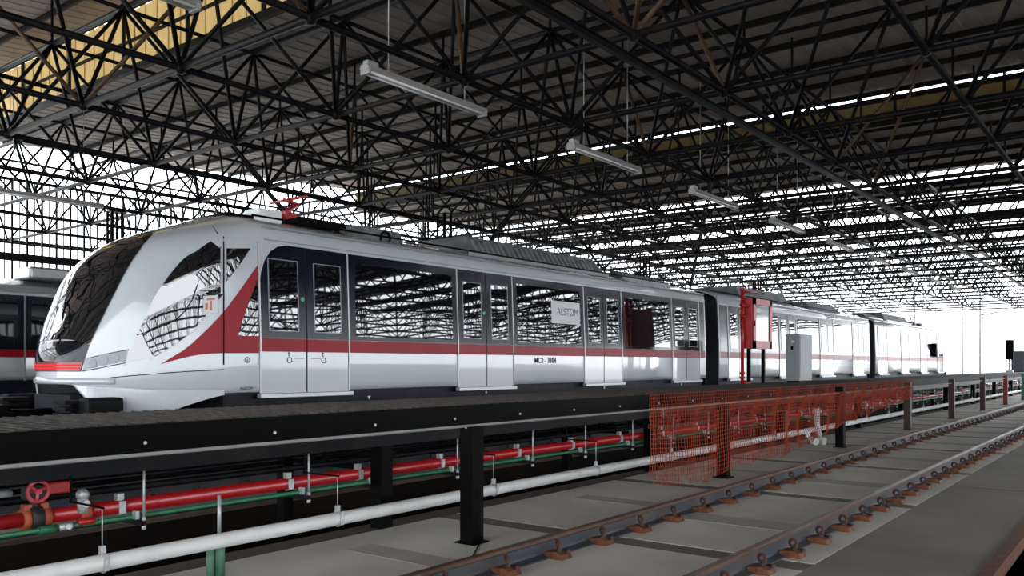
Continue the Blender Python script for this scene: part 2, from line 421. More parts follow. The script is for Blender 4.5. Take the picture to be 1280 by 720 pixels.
def refine(sec, k=3):
    """subdivide an outline smoothly"""
    pts = sec; out = []
    for i in range(len(pts)-1):
        p0 = pts[i-1] if i else (-pts[1][0], pts[1][1]); p1, p2 = pts[i], pts[i+1]
        p3 = pts[i+2] if i+2 < len(pts) else (-pts[-2][0], pts[-2][1])
        for j in range(k):
            t = j/k
            out.append(tuple(.5*((2*p1[c]) + (-p0[c]+p2[c])*t + (2*p0[c]-5*p1[c]+4*p2[c]-p3[c])*t*t + (-p0[c]+3*p1[c]-3*p2[c]+p3[c])*t**3) for c in (0, 1)))
    out.append(pts[-1]); return out
def body_mesh(ys, flip=None):
    b = MB(); rows = []
    for y in ys:
        half = section(y) if y >= NBK else refine(section(y), 1)
        ring = [(XC + x, z) for x, z in half] + [(XC - x, z) for x, z in half[-2:0:-1]]
        Y = flip - y if flip else y
        rows.append([b.bm.verts.new((x, Y, z)) for x, z in ring])
    n = len(rows[0])
    for A, B in zip(rows, rows[1:]):
        for i in range(n):
            f = b.bm.faces.new((A[i], A[(i+1)%n], B[(i+1)%n], B[i])); f.smooth = True
    if ys[0] > NF+.01: b.bm.faces.new(rows[0])
    b.bm.faces.new(rows[-1])
    bmesh.ops.remove_doubles(b.bm, verts=b.bm.verts, dist=.0005)
    return b
train = thing('metro_train', 'white three-car metro train with red stripe, its nose at left, beside the platform', 'train', (0, 0, 0))
FLIP = 54.7
ys1 = ysamples() + [7.5, 10, 13, 16, 19.5]
bb = body_mesh(ys1); bmesh.ops.recalc_face_normals(bb.bm, faces=bb.bm.faces)
bvh = BVHTree.FromBMesh(bb.bm)
car1 = bb.done('car_body', M['paint_white'], train)
body_mesh([20.3, 24, 28, 34.4]).done('car_body', M['paint_white'], train)
body_mesh(ys1, FLIP).done('car_body', M['paint_white'], train)

O = Vector((0, 0, H))
def ray(u, v):
    d = Vector((-ST, CT, 0)) + Vector((CT, ST, 0))*((u-640)/F) + Vector((0, 0, 1))*((456-v)/F); return d.normalized()
def cast(u, v):
    loc, n, i, dist = bvh.ray_cast(O, ray(u, v)); return loc, n
def smooth_poly(poly, k=4, closed=True):
    out = []; n = len(poly)
    for i in range(n if closed else n-1):
        p0, p1, p2, p3 = poly[(i-1) % n], poly[i], poly[(i+1) % n], poly[(i+2) % n]
        for j in range(k):
            t = j/k
            out.append(tuple(.5*((2*p1[c]) + (-p0[c]+p2[c])*t + (2*p0[c]-5*p1[c]+4*p2[c]-p3[c])*t*t + (-p0[c]+3*p1[c]-3*p2[c]+p3[c])*t**3) for c in (0, 1)))
    return out
def inside(p, poly):
    x, y = p; r = False
    for (x1, y1), (x2, y2) in zip(poly, poly[1:]+poly[:1]):
        if (y1 > y) != (y2 > y) and x < (x2-x1)*(y-y1)/(y2-y1)+x1: r = not r
    return r
def patch(name, poly, m, off=.004, step=3.0, parent=None, lab=None, flip=True, side=True):
    """a panel following the curved body: outline traced in the photo's frame, laid on the body surface"""
    dense = []
    n = len(poly)
    for i in range(n):
        a, c = poly[i], poly[(i+1) % n]; L = math.dist(a, c); k = max(1, int(L/step))
        dense += [(a[0]+(c[0]-a[0])*j/k, a[1]+(c[1]-a[1])*j/k) for j in range(k)]
    pts = list(dense)
    us = [p[0] for p in poly]; vs = [p[1] for p in poly]; u = min(us)+step*.5
    while u < max(us):
        v = min(vs)+step*.5
        while v < max(vs):
            if inside((u, v), poly) and min(math.dist((u, v), q) for q in dense) > step*.5: pts.append((u, v))
            v += step
        u += step
    N = len(dense)
    r = delaunay_2d_cdt([Vector(p) for p in pts], [(i, (i+1) % N) for i in range(N)], [list(range(N))], 1, 1e-5)
    P = []
    for q in r[0]:
        loc, nn = cast(q.x, q.y)
        if loc is None: P.append(None); continue
        P.append((loc, nn))
    outs = []
    for var in range(4 if (flip and side) else (2 if (flip or side) else 1)):
        my = var & 1 if flip else 0; mx = (var >> 1) if flip else var
        b = MB(); V = []
        for q in P:
            if q is None: V.append(None); continue
            p = q[0] + q[1]*off
            if mx: p = Vector((2*XC-p.x, p.y, p.z))
            if my: p = Vector((p.x, FLIP-p.y, p.z))
            V.append(b.bm.verts.new(p))
        for f in r[2]:
            if any(V[i] is None for i in f): continue
            try: fc = b.bm.faces.new([V[i] for i in f]); fc.smooth = True
            except ValueError: pass
        o = b.done(name, m, parent or train)
        # orient outward
        outs.append(o)
        if lab: o['label'] = lab
    return outs
# windscreen: near edge traced, mirrored about the centre line, laid on the nose
edge_px = [(101, 466), (104, 456), (108, 443), (112, 431), (120, 414), (130, 394), (140, 374), (151, 352), (162, 332), (173, 315), (184, 300), (193, 290), (202, 283), (212, 278)]
EA = math.radians(38); dirv = Vector((0, math.cos(EA), -math.sin(EA)))
E3 = []
for p in edge_px:
    loc, nn = cast(*p)
    if loc is not None: E3.append((loc.y*math.sin(EA)+loc.z*math.cos(EA), loc.x-XC, loc))
E3.sort(key=lambda e: e[0])
def windscreen_patch(name, w0, w1, k0, k1, m, off, nx=28, nw=36, flip=None, lab=None):
    b = MB(); rows = []
    for i in range(nw+1):
        w = w0 + (w1-w0)*i/nw; xe = smooth_tab([(e[0], e[1]) for e in E3], w)
        row = []
        for j in range(nx+1):
            x = xe*(k0 + (k1-k0)*j/nx)
            o = Vector((XC+x, w*math.sin(EA), w*math.cos(EA))) - dirv*6
            loc, nn, _, _ = bvh.ray_cast(o, dirv)
            if loc is None: row.append(None); continue
            if nn.y > 0 and nn.z < 0: nn = -nn
            p = loc + nn*off
            if flip: p = Vector((p.x, flip-p.y, p.z))
            row.append(b.bm.verts.new(p))
        rows.append(row)
    for A, B in zip(rows, rows[1:]):
        for j in range(nx):
            q = (A[j], A[j+1], B[j+1], B[j])
            if None not in q: b.bm.faces.new(q).smooth = True
    o = b.done(name, m, train)
    if lab: o['label'] = lab
    return o
WA, WB = E3[0][0], E3[-1][0]
wlow = E3[3][0]; zedge = sorted((e[2].z, abs(e[1])) for e in E3[:6])
ZM = E3[3][2].z
def front_band(name, za, zb, k, m, off, n=30, flip=None, lab=None):
    b = MB(); rows = []
    nr = max(2, int((zb-za)/.04))
    for i in range(nr+1):
        z = za + (zb-za)*i/nr; xe = smooth_tab(zedge, z)*k; row = []
        for j in range(n+1):
            x = -xe + 2*xe*j/n
            loc, nn, _, _ = bvh.ray_cast(Vector((XC+x, 2.0, z)), Vector((0, 1, 0)))
            if loc is None: row.append(None); continue
            p = loc + Vector((nn.x*off, -abs(nn.y)*off, abs(nn.z)*off*.3))
            if flip: p = Vector((p.x, flip-p.y, p.z))
            row.append(b.bm.verts.new(p))
        rows.append(row)
    for A, B in zip(rows, rows[1:]):
        for j in range(n):
            q = (A[j], A[j+1], B[j+1], B[j])
            if None not in q: b.bm.faces.new(q).smooth = True
    o = b.done(name, m, train)
    if lab: o['label'] = lab
    return o
for fl in (None, FLIP):
    ws = windscreen_patch('windscreen', wlow, WB, -1, 1, M['windscreen'], .010, flip=fl)
    front_band('front_mask', 1.492, ZM+.05, 1, M['glass_mask2'], .005, flip=fl)
    front_band('tail_light_panel', 1.50, 1.60, .985, M['tail_dim'], .009, flip=fl, lab='dark red tail light panel across the nose')
    front_band('tail_light_strip', 1.525, 1.540, .96, M['tail'], .014, flip=fl, lab='glowing red tail light strip')
    front_band('tail_light_strip', 1.560, 1.575, .96, M['tail'], .014, flip=fl, lab='glowing red tail light strip')
# headlamp cluster
hl = patch('headlight', [(106, 449), (130, 443), (160, 438), (157, 452), (130, 457), (104, 463)], M['paint_grey'], .005, 3, lab='clear headlight cluster', side=False)
for c in ((116, 454), (130, 450), (144, 447)):
    circ = [(c[0]+5.2*math.cos(a*PI/6), c[1]+5.6*math.sin(a*PI/6)) for a in range(12)]
    patch('headlamp', circ, M['lens'], .012, 3, side=False)
# cab side window and its frame line
cabwin = smooth_poly([(160, 453), (166, 435), (173, 415), (182, 394), (193, 371), (203, 356), (214, 341), (229, 324), (244, 315), (260, 311.5)], 3, closed=False)
cabwin = cabwin + [(275.5, 310.5), (275.5, 368)] + smooth_poly([(275.5, 368), (266, 384), (251, 402), (236, 418), (213, 434), (186, 448)], 3, closed=False) + [(186, 448)]
patch('cab_window', cabwin, M['glass_dark'], .005, 4)
# quarter light behind the cab door line
patch('quarter_window', [(283, 310.5), (313, 310.5), (300, 330), (283, 352)], M['glass_dark'], .005, 4)
# red swoosh rising towards the first door
sw = [(200, 455.5), (214, 447), (229, 438), (240, 429), (251, 419), (262, 408.5), (273, 397), (284, 384), (296, 368), (308, 351), (322, 331), (323.5, 331), (323.5, 441.5), (280, 441.5), (264, 442), (251, 443.3), (240, 445), (229, 447.5), (214, 451.5)]
patch('red_swoosh', sw, M['paint_red'], .004, 4, lab='red painted swoosh sweeping up behind the cab window')
patch('quarter_window', [(323, 346), (323, 420), (297, 420), (303, 400), (312, 374)], M['glass_dark'], .009, 4)
# panel lines
def seam(px, r=.006, name='panel_seam'):
    pts = []
    for p in px:
        loc, nn = cast(*p)
        if loc is not None: pts.append(loc+nn*.002)
    MB().path(pts, r, 5).done(name, M['rubber'], train)
    MB().path([Vector((p.x, FLIP-p.y, p.z)) for p in pts], r, 5).done(name, M['rubber'], train)
seam([(279.5, v) for v in range(296, 464, 8)], .009)
seam([(72, 431), (80, 418), (90, 404), (101, 386), (110, 372)], .014, 'windscreen_wiper')
seam([(64, 424), (72, 412), (84, 398)], .010, 'windscreen_wiper')
seam([(280, 462), (260, 463), (240, 464), (210, 466), (180, 468.5), (160, 470), (140, 472), (122, 475), (108, 479)], .006)
seam([(161, 437), (140, 441), (120, 445.5), (109, 448)], .006)
seam([(157, 453.5), (140, 457), (120, 461), (103, 464)], .006)
seam([(276, 310), (272, 292), (266, 283)], .006)
seam([(171, 419), (190, 413), (210, 405), (222, 398), (232, 388), (240, 375), (246, 358), (252, 340), (262, 322), (268, 312)], .008, 'window_bar')
# paper notice on cab door
patch('paper_notice', [(254, 370), (271.5, 369), (271.5, 391), (254, 392)], M['paper'], .010, 5, flip=False, side=False, lab='white paper notice taped inside the cab glass')
patch('notice_print', [(258, 373), (268, 372.5), (268, 375), (258, 375.5)], M['ink_orange'], .013, 5, flip=False, side=False)
patch('notice_print', [(261.5, 376.5), (264.5, 376.3), (264.5, 388), (261.5, 388.2)], M['ink_orange'], .013, 5, flip=False, side=False)
patch('notice_print', [(256, 379), (259.5, 378.8), (259.5, 387), (256, 387.2)], M['ink_orange'], .013, 5, flip=False, side=False)

# ---- bumper, side skirts of the cab
def plan(t_, w=1.0):
    """plan outline of the nose at bumper height: t 0 centre .. 1 at the side"""
    y = NF + (NBK-NF)*(1-math.cos(PI/2*t_)); tt = (NBK-y)/(NBK-NF); return WH*max(0, 1-tt**2.023)**(1/2.36), y
for fl in (0, 1):
    b = MB(); ring = []
    for s_ in (-1, 1):
        rr = [(plan(t_/30)[0], plan(t_/30)[1]) for t_ in range(0, 13)]
        ring.append([(XC+s_*x, y) for x, y in rr])
    path = ring[0][::-1] + ring[1][1:]
    V = []
    for x, y in path:
        dx, dy = x-XC, y-6.4; L = math.hypot(dx, dy); nx, ny = dx/L, dy/L; Y = lambda q: FLIP-q if fl else q
        V.append([b.bm.verts.new((x+nx*o, Y(y+ny*o), z)) for o, z in ((-.10, 1.34), (.012, 1.35), (.025, 1.38), (.010, 1.42), (-.10, 1.44))])
    for A, B in zip(V, V[1:]):
        for i in range(5): b.bm.faces.new((A[i], A[(i+1)%5], B[(i+1)%5], B[i])).smooth = True
    b.bm.faces.new(V[0]); b.bm.faces.new(V[-1])
    b.done('bumper', M['paint_white'], train)
    for s_ in (-1, 1):
        b = MB(); V = []; Y = lambda q: FLIP-q if fl else q
        pts = [(plan(t_/30)[0], plan(t_/30)[1]) for t_ in range(6, 31)]
        pts = [p for p in pts if p[1] < 6.0]
        for x, y in pts:
            fr = y-pts[0][1]
            zb_ = max(.86, 1.34-fr*1.9) if y < 5.55 else min(TB-.02, .86 + max(0, y-5.2)**.6*.30)
            if y >= 5.2: zb_ = min(TB-.01, .86+ (TB-.87)*min(1, ((y-5.2)/.75))**.5)
            V.append([b.bm.verts.new((XC+s_*(x-o), Y(y), z)) for o, z in ((0.004, zb_), (0.004, 1.36), (.05, 1.36), (.05, zb_))])
        for A, B in zip(V, V[1:]):
            for i in range(4): b.bm.faces.new((A[i], A[(i+1)%4], B[(i+1)%4], B[i])).smooth = False
        b.bm.faces.new(V[0]); b.bm.faces.new(V[-1])
        b.done('cab_skirt', M['paint_white'], train)
    # coupler and draw gear in the open mouth
    Y = (lambda q: FLIP-q) if fl else (lambda q: q)
    b = MB().box((XC, Y(5.2), 1.0), (.9, 1.3, .45)).done('draw_gear_box', M['under'], train)
    c = MB().tube((XC, Y(4.55), .98), (XC, Y(4.05), .98), .09, 12).box((XC, Y(3.92), .98), (.30, .28, .30), bev=.03).tube((XC-.1, Y(3.8), 1.02), (XC-.1, Y(3.66), 1.02), .05, 10, .02).box((XC+.17, Y(3.95), .96), (.1, .2, .18)).done('coupler', M['black'], train)
    MB().tube((XC+.02, Y(3.83), 1.2), (XC+.02, Y(3.83), 1.06), .045, 10).done('coupler_valve', M['galv'], c)
    for s_ in (-1, 1):
        b = MB()
        for k in range(5): b.box((XC+s_*.78, Y(4.42), .88+.07*k), (.30, .30, .045), bev=.008)
        b.box((XC+s_*1.0, Y(4.62), 1.02), (.26, .4, .38), bev=.03)
        b.done('buffer_block', M['rubber'], train)

# ---- sides: doors, windows, stripe, signs
ZS0, ZS1, ZW1 = H+.166, H+.335, H+1.537
def tilt(z): return -.045*max(0, z-1.90)/1.2
def panel(b, X, s_, y0, y1, z0, z1, d, th):
    """thin panel on the body side, following the inward lean above the stripe"""
    zs = [z0] + ([1.90] if z0 < 1.90 < z1 else []) + [z1]
    poly = [(X+s_*(d+tilt(z)), z) for z in zs] + [(X+s_*(d-th+tilt(z)), z) for z in zs[::-1]]
    b.prism(poly, 'y', y0, y1); return b
def side_doors_windows(s_, doors, ya, yb, car, detail=True):
    X = XC + s_*WH
    def box(y0, y1, z0, z1, d, th=.02): return (X, s_, y0, y1, z0, z1, d, th)
    segs = []; cur = ya
    for d0, d1 in doors:
        if d0-cur > .12: segs.append((cur, d0))
        cur = d1
    if yb-cur > .12: segs.append((cur, yb))
    for d0, d1 in doors:
        mid = (d0+d1)/2
        for a, c, inner in ((d0+.012, mid-.008, 1), (mid+.008, d1-.012, 0)):
            leaf = panel(MB(), *box(a, c, TB-.005, ZW1+.0, .010)).done('door_leaf', M['paint_white'], train)
            panel(MB(), *box(a, c, ZS0, ZS1, .013, .006)).done('red_stripe', M['paint_red'], leaf)
            if s_ == 1 and car == 1 and d0 == doors[0][0] and inner:
                poly = [(a, ZS1+.002), (c, ZS1+.002), (c, ZW1), (a+.42, ZW1), (a+.28, ZW1-.03), (a+.17, ZW1-.10), (a+.08, ZW1-.22), (a+.02, ZW1-.38), (a, ZW1-.5)]
                b = MB(); A = [b.bm.verts.new((X+.013+tilt(z), y, z)) for y, z in poly]; B = [b.bm.verts.new((X+.006+tilt(z), y, z)) for y, z in poly]
                b.bm.faces.new(A); b.bm.faces.new(B[::-1])
                for q in range(len(poly)): b.bm.faces.new((A[q], B[q], B[(q+1) % len(poly)], A[(q+1) % len(poly)]))
                b.done('door_glazing', M['glass_mask'], leaf)
            else: panel(MB(), *box(a, c, ZS1+.002, ZW1, .013, .006)).done('door_glazing', M['glass_mask'], leaf)
            w0, w1 = a+.13, c-.13
            panel(MB(), *box(w0, w1, ZS1+.10, ZW1-.20, .018, .006)).done('door_window', M['glass_dark'], leaf)
            b = MB()
            for q in (box(w0-.012, w0, ZS1+.09, ZW1-.19, .021, .008), box(w1, w1+.012, ZS1+.09, ZW1-.19, .021, .008), box(w0, w1, ZS1+.09, ZS1+.10, .021, .008), box(w0, w1, ZW1-.20, ZW1-.19, .021, .008)): panel(b, *q)
            b.done('window_frame', M['paint_grey'], leaf)
            if inner and s_ == 1 and car == 1: MB().tube((X-.025, c-.05, ZS1+.52), (X-.005, c-.05, ZS1+.52), .03, 12).done('door_button', M['green_btn'], leaf)
        panel(MB(), X, s_, mid-.008, mid+.008, TB, ZW1, .014, .02).done('door_seal', M['rubber'], train)
        for q in (d0, d1): panel(MB(), X, s_, q-.009, q+.009, TB, ZW1, .022, .03).done('door_jamb', M['alu'], train)
        MB().box((X+s_*.03, mid, TB-.035), (.09, d1-d0+.06, .06), bev=.008).done('door_step', M['alu'], train)
    for a, c in segs:
        if c-a < .2: continue
        a2, c2 = a+.02, c-.02
        panel(MB(), *box(a2-.01, c2+.01, ZS0, ZS1, .005, .008)).done('red_stripe', M['paint_red'], train)
        wn = panel(MB(), *box(a2-.01, c2+.01, ZS1+.002, ZW1, .005, .008)).done('side_window', M['glass_mask'], train)
        if c2-a2 > .8:
            panel(MB(), *box(a2+.12, c2-.10, ZS1+.06, ZW1-.12, .010, .006)).done('window_pane', M['glass_dark'], wn)
P_ = 3.74
d1s = [(6.45+P_*k, 7.90+P_*k) for k in range(4)]
d2s = [(20.85+P_*k, 22.30+P_*k) for k in range(4)]
d3s = sorted((FLIP-c, FLIP-a) for a, c in d1s)
for s_ in (1, -1):
    side_doors_windows(s_, d1s, 7.9-1.45, 19.45, 1)
    side_doors_windows(s_, d2s, 20.35, 34.35, 2)
    side_doors_windows(s_, d3s, 35.25, FLIP-6.45, 3)
# gutter line under the roof cove
for a, c in ((6.55, 19.5), (20.3, 34.4), (35.2, FLIP-6.55)):
    for s_ in (1, -1):
        MB().box((XC+s_*(WH-.044), (a+c)/2, 3.150), (.02, c-a, .014)).done('gutter', M['paint_grey'], train); MB().box((XC+s_*(WH-.08), (a+c)/2, 3.315), (.05, c-a, .02)).done('gutter', M['paint_grey'], train)
# bellows between the cars
for a, c in ((19.5, 20.3), (34.4, 35.2)):
    b = MB(); n = 16; rows = []
    for i in range(n+1):
        y = a + (c-a)*i/n; o = -.015 if i % 2 else -.07
        if i in (0, n): o = -.02
        ring = [(XC+s_*(max(0, x+(o if x > .1 else 0))), z + (o if z > 2.5 else 0)) for s_, pr in ((1, prof), (-1, prof[-2:0:-1])) for x, z in pr]
        ring = [(x, z if z > TB+.2 else z-.45) for x, z in ring]
        rows.append([b.bm.verts.new((x, y, z)) for x, z in ring])
    k = len(rows[0])
    for A, B in zip(rows, rows[1:]):
        for i in range(k): b.bm.faces.new((A[i], A[(i+1)%k], B[(i+1)%k], B[i]))
    b.bm.faces.new(rows[0]); b.bm.faces.new(rows[-1])
    b.done('gangway_bellows', M['rubber'], train)
# underframe, equipment, bogies
for a, c in ((5.98, 19.4), (20.4, 34.3), (35.3, FLIP-5.98)):
    MB().box((XC, (a+c)/2, TB-.11), (2.5, c-a, .22)).done('underframe', M['under'], train)
    for y, l in ((a+(c-a)*.32, 1.6), (a+(c-a)*.5, 1.9), (a+(c-a)*.68, 1.5)):
        MB().box((XC, y, TB-.42), (2.3, l, .5), bev=.03).done('equipment_box', M['under'], train)
    for y in (a+2.2, c-2.2):
        bg_ = MB().box((XC+.95, y, .62), (.12, 2.6, .22), bev=.03).box((XC-.95, y, .62), (.12, 2.6, .22), bev=.03).box((XC, y, .62), (1.9, .5, .2)).tube((XC-1.0, y-.95, .585), (XC+1.0, y-.95, .585), .07, 10).tube((XC-1.0, y+.95, .585), (XC+1.0, y+.95, .585), .07, 10).done('bogie', M['under'], train)
        for dy in (-.95, .95):
            for s_ in (-1, 1): MB().tube((XC+s_*.70, y+dy, .585), (XC+s_*.80, y+dy, .585), .42, 24).tube((XC+s_*.66, y+dy, .585), (XC+s_*.70, y+dy, .585), .44, 24).done('wheel', M['rail_web'], bg_)
# jacking marks
for y in (8.35, 11.0, 14.8, 18.3):
    MB().prism([(y-.03, TB-.09), (y+.03, TB-.09), (y, TB-.14)], 'x', XC+1.251, XC+1.256).done('jacking_mark', M['paper'], train)

def text(body, size, y, z, x, m, parent, sx=1.0, name='lettering', bold=0):
    cu = bpy.data.curves.new(name, 'FONT'); cu.body = body; cu.size = size; cu.extrude = .0015; cu.offset = bold
    o = bpy.data.objects.new(name, cu); COL.objects.link(o); dg = bpy.context.evaluated_depsgraph_get()
    me = bpy.data.meshes.new_from_object(o.evaluated_get(dg)); bpy.data.objects.remove(o)
    o = bpy.data.objects.new(name, me); COL.objects.link(o); me.materials.clear(); me.materials.append(m)
    o.parent = parent; o.location = (x, y, z); o.rotation_euler = (PI/2, 0, PI/2); o.scale = (sx, 1, 1); return o
text('MC2 - 3104', .135, 12.27, H+.035, XF+.006, M['ink'], train, 1.05, bold=.002)
text('ALSTOM', .20, 13.00, H+.93, XF-.008, M['ink_grey'], train, .95)
panel(MB(), XF, 1, 12.83, 13.78, H+.77, H+1.19, .016, .006).done('window_poster', M['paper'], train)['label'] = 'white poster with the word ALSTOM'
def wheelchair(y, z, m, s_=1):
    b = MB(); X = XF+.012
    c = [(X, y + .035*math.cos(a), z + .035*math.sin(a)) for a in [math.radians(q) for q in range(130, 400, 15)]]
    b.path(c, .006, 5); b.path([(X, y-.012*s_, z+.075), (X, y-.008*s_, z+.03), (X, y+.025*s_, z+.03), (X, y+.04*s_, z-.02), (X, y+.055*s_, z-.018)], .006, 5); b.ball((X, y-.012*s_, z+.092), .012, 8, 6)
    b.done('wheelchair_symbol', m, train)
for mid in (7.175,):
    wheelchair(mid-.28, H+.06, M['ink']); MB().box((XF+.011, mid-.13, H+.085), (.003, .16, .010)).done('marking_line', M['ink'], train)
    wheelchair(mid+.28, H+.06, M['ink'], 1); MB().box((XF+.011, mid+.15, H+.085), (.003, .16, .010)).done('marking_line', M['ink'], train)
text('ALSTOM', .05, 6.16, TB+.05, XF+.004, M['ink'], train)
b = MB().torus((XF+.003, 6.27, H+.06), .035, .004, 'x', 16, 5).box((XF+.003, 6.27, H+.05), (.004, .01, .03)); b.done('access_lock', M['ink_grey'], train)

# ---- roof equipment
def hip_box(y0, y1, hw, z0, z1, sl, m, name, n=6):
    b = MB()
    q = [(-hw, z0), (-hw+sl, z1), (hw-sl, z1), (hw, z0)]
    A = [b.bm.verts.new((XC+x, y0+(sl if z == z1 else 0), z)) for x, z in q]; B = [b.bm.verts.new((XC+x, y1-(sl if z == z1 else 0), z)) for x, z in q]
    b.bm.faces.new(A); b.bm.faces.new(B)
    for i in range(4): b.bm.faces.new((A[i], A[(i+1)%4], B[(i+1)%4], B[i]))
    o = b.done(name, m, train)
    return o
M['ac_grey'] = mat('roof_unit_grey', (.10, .11, .12), .5, noise_=(4, (.20, .21, .22), .4, .7))
for fl in (0, 1):
    Y = (lambda q: FLIP-q) if fl else (lambda q: q)
    ac = hip_box(min(Y(8.7), Y(9.75)), max(Y(8.7), Y(9.75)), .55, 3.5, 3.70, .04, M['ac_grey'], 'ventilation_unit')
    MB().torus((XC+.553, Y(9.35), 3.56), .10, .02, 'x', 16, 6).done('fan_ring', M['black'], ac)
    for (a, c, zt) in ((11.1, 15.7, 3.84), (16.3, 18.5, 3.66)):
        a, c = sorted((Y(a), Y(c)))
        u_ = hip_box(a, c, .75, 3.50, zt, .22, M['ac_grey'], 'roof_air_conditioner')
        b = MB(); k = int((c-a-.5)/.16)
        for s_ in (1, -1):
            for i in range(k): b.box((XC+s_*.655, a+.3+.16*i, 3.5+(zt-3.5)*.47), (.03, .03, (zt-3.5)*.7), Matrix.Rotation(-s_*.55, 3, 'Y'))
        b.box((XC, (a+c)/2, 3.52), (1.36, c-a-.3, .02)); b.done('grille', M['alu'], u_)
        MB().box((XC+.80, (a+c)/2, 3.50), (.04, c-a, .05)).done('mounting_rail', M['galv'], u_)
    # folded pantograph with red arms
    y = Y(7.9)
    pt = MB().box((XC+.0, Y(8.1), 3.63), (1.1, .9, .05)).tube((XC-.45, Y(7.75), 3.5), (XC-.45, Y(7.75), 3.62), .04).tube((XC+.45, Y(7.75), 3.5), (XC+.45, Y(7.75), 3.62), .04).tube((XC-.45, Y(8.45), 3.5), (XC-.45, Y(8.45), 3.62), .04).tube((XC+.45, Y(8.45), 3.5), (XC+.45, Y(8.45), 3.62), .04).done('pantograph', M['black'], train)
    MB().tube((XC+.1, Y(7.55), 3.66), (XC+.1, Y(8.0), 3.94), .035, 8).tube((XC+.1, Y(8.0), 3.94), (XC+.1, Y(7.75), 3.98), .025, 8).tube((XC-.35, Y(7.85), 3.99), (XC+.5, Y(7.85), 3.99), .022, 8).box((XC+.1, Y(7.8), 3.72), (.22, .2, .14)).done('pantograph_arm', M['pipe_red'], pt)['label'] = 'red folding arm of the pantograph'
    MB().box((XC+.3, Y(7.25), 3.62), (.35, .38, .20), bev=.02).done('roof_equipment_box', M['paper'], train)
    MB().box((XC-.1, Y(6.9), 3.56), (.9, .5, .12), bev=.02).done('roof_equipment_box', M['black'], train)
hip_box(23.0, 27.2, .75, 3.5, 3.84, .22, M['ac_grey'], 'roof_air_conditioner')
hip_box(29.0, 32.6, .75, 3.5, 3.76, .22, M['ac_grey'], 'roof_air_conditioner')
b = MB()
for s_ in (1, -1):
    b.tube((XC+s_*.95, 6.6, 3.50), (XC+s_*.95, 19.2, 3.50), .015, 6); b.tube((XC+s_*.95, 20.6, 3.50), (XC+s_*.95, 34, 3.50), .015, 6)
b.done('roof_cable', M['black'], train)

# ---- second train on the left, only its side shows
tr2 = thing('metro_train', 'partly hidden white and red train at far left, beyond the main train', 'train', (0, 0, 0))
X2 = -20.0; XC2 = X2-WH
def body2(y0, y1):
    b = MB(); rows = []
    for y in (y0, y1):
        ring = [(XC2+x, z) for x, z in prof] + [(XC2-x, z) for x, z in prof[-2:0:-1]]
        rows.append([b.bm.verts.new((x, y, z)) for x, z in ring])
    n = len(rows[0])
    for i in range(n): b.bm.faces.new((rows[0][i], rows[0][(i+1)%n], rows[1][(i+1)%n], rows[1][i])).smooth = True
    b.bm.faces.new(rows[0]); b.bm.faces.new(rows[1]); b.done('car_body', M['paint_white'], tr2)
body2(-6, 9.9); body2(10.7, 24)
MB().box((XC2, 10.3, 2.3), (2.45, .8, 2.3), bev=.05).done('gangway_bellows', M['rubber'], tr2)
MB().box((XC2, 9, TB-.15), (2.5, 29.5, .3)).done('underframe', M['under'], tr2)
for a, c in ((-6, 4.4), (4.42, 8.30), (8.34, 9.85), (10.75, 13.2), (13.24, 16.9), (16.94, 20.6)):
    MB().box((X2+.002, (a+c)/2, (ZS0+ZS1)/2), (.01, c-a, ZS1-ZS0)).done('red_stripe', M['paint_red'], tr2)
    w = MB().box((X2+.002, (a+c)/2, (ZS1+ZW1)/2), (.01, c-a, ZW1-ZS1-.004)).done('side_window', M['glass_mask'], tr2)
    MB().box((X2+.006, (a+c)/2, (ZS1+ZW1)/2), (.01, c-a-.24, ZW1-ZS1-.2)).done('window_pane', M['glass_dark'], w)
for y in (8.32, 4.41): MB().box((X2+.004, y, (TB+ZW1)/2), (.02, .03, ZW1-TB)).done('door_jamb', M['alu'], tr2)
for y, l, m in ((9.0, .9, 'alu'), (10.1, 1.1, 'black'), (7.2, .7, 'black')):
    MB().box((XC2+.6, y, 3.66), (.9, l, .3), bev=.06).done('roof_equipment_box', M[m], tr2)
for y in (-3, 7, 13, 21):
    bg_ = MB().box((XC2+.95, y, .62), (.12, 2.6, .22)).box((XC2, y, .8), (1.9, .5, .3)).done('bogie', M['under'], tr2)
    for dy in (-.95, .95):
        for s_ in (-1, 1): MB().tube((XC2+s_*.68, y+dy, .585), (XC2+s_*.80, y+dy, .585), .42, 20).done('wheel', M['rail_web'], bg_)

# ================================================================== TRACKS
RP = [(-.07, 0), (.07, 0), (.07, .012), (.014, .03), (.010, .05), (.010, .12), (.035, .135), (.036, .158), (.028, .165), (-.028, .165), (-.036, .158), (-.035, .135), (-.010, .12), (-.010, .05), (-.014, .03), (-.07, .012)]
def rail(x, lab, y0=Y0, y1=Y1+60, z=0):
    b = MB(); b.prism([(x+p, q+z) for p, q in RP], 'y', y0, y1)
    for f in b.bm.faces:
        c = f.calc_center_median()
        if c.z > z+.13: f.material_index = 1
    o = b.done('rail', [M['rail_web'], M['rail_head']]); return tag(o, lab, 'rail')
XA, XB = -3.995, -2.495
rail(XA, 'rusty rail of the empty track, the one closer to the posts', y1=Y1)
rail(XB, 'rusty rail of the empty track, closer to the camera at bottom right', y1=Y1)
for X, w in ((-10.225+.7175+.035, 'near rail under the parked main train'), (-10.225-.7175-.035, 'far rail under the parked main train')): rail(X, w, y1=Y1, z=0)
for X, w in ((XC2+.7525, 'near rail under the second train on the left'), (XC2-.7525, 'far rail under the second train on the left')): rail(X, w, y1=30)
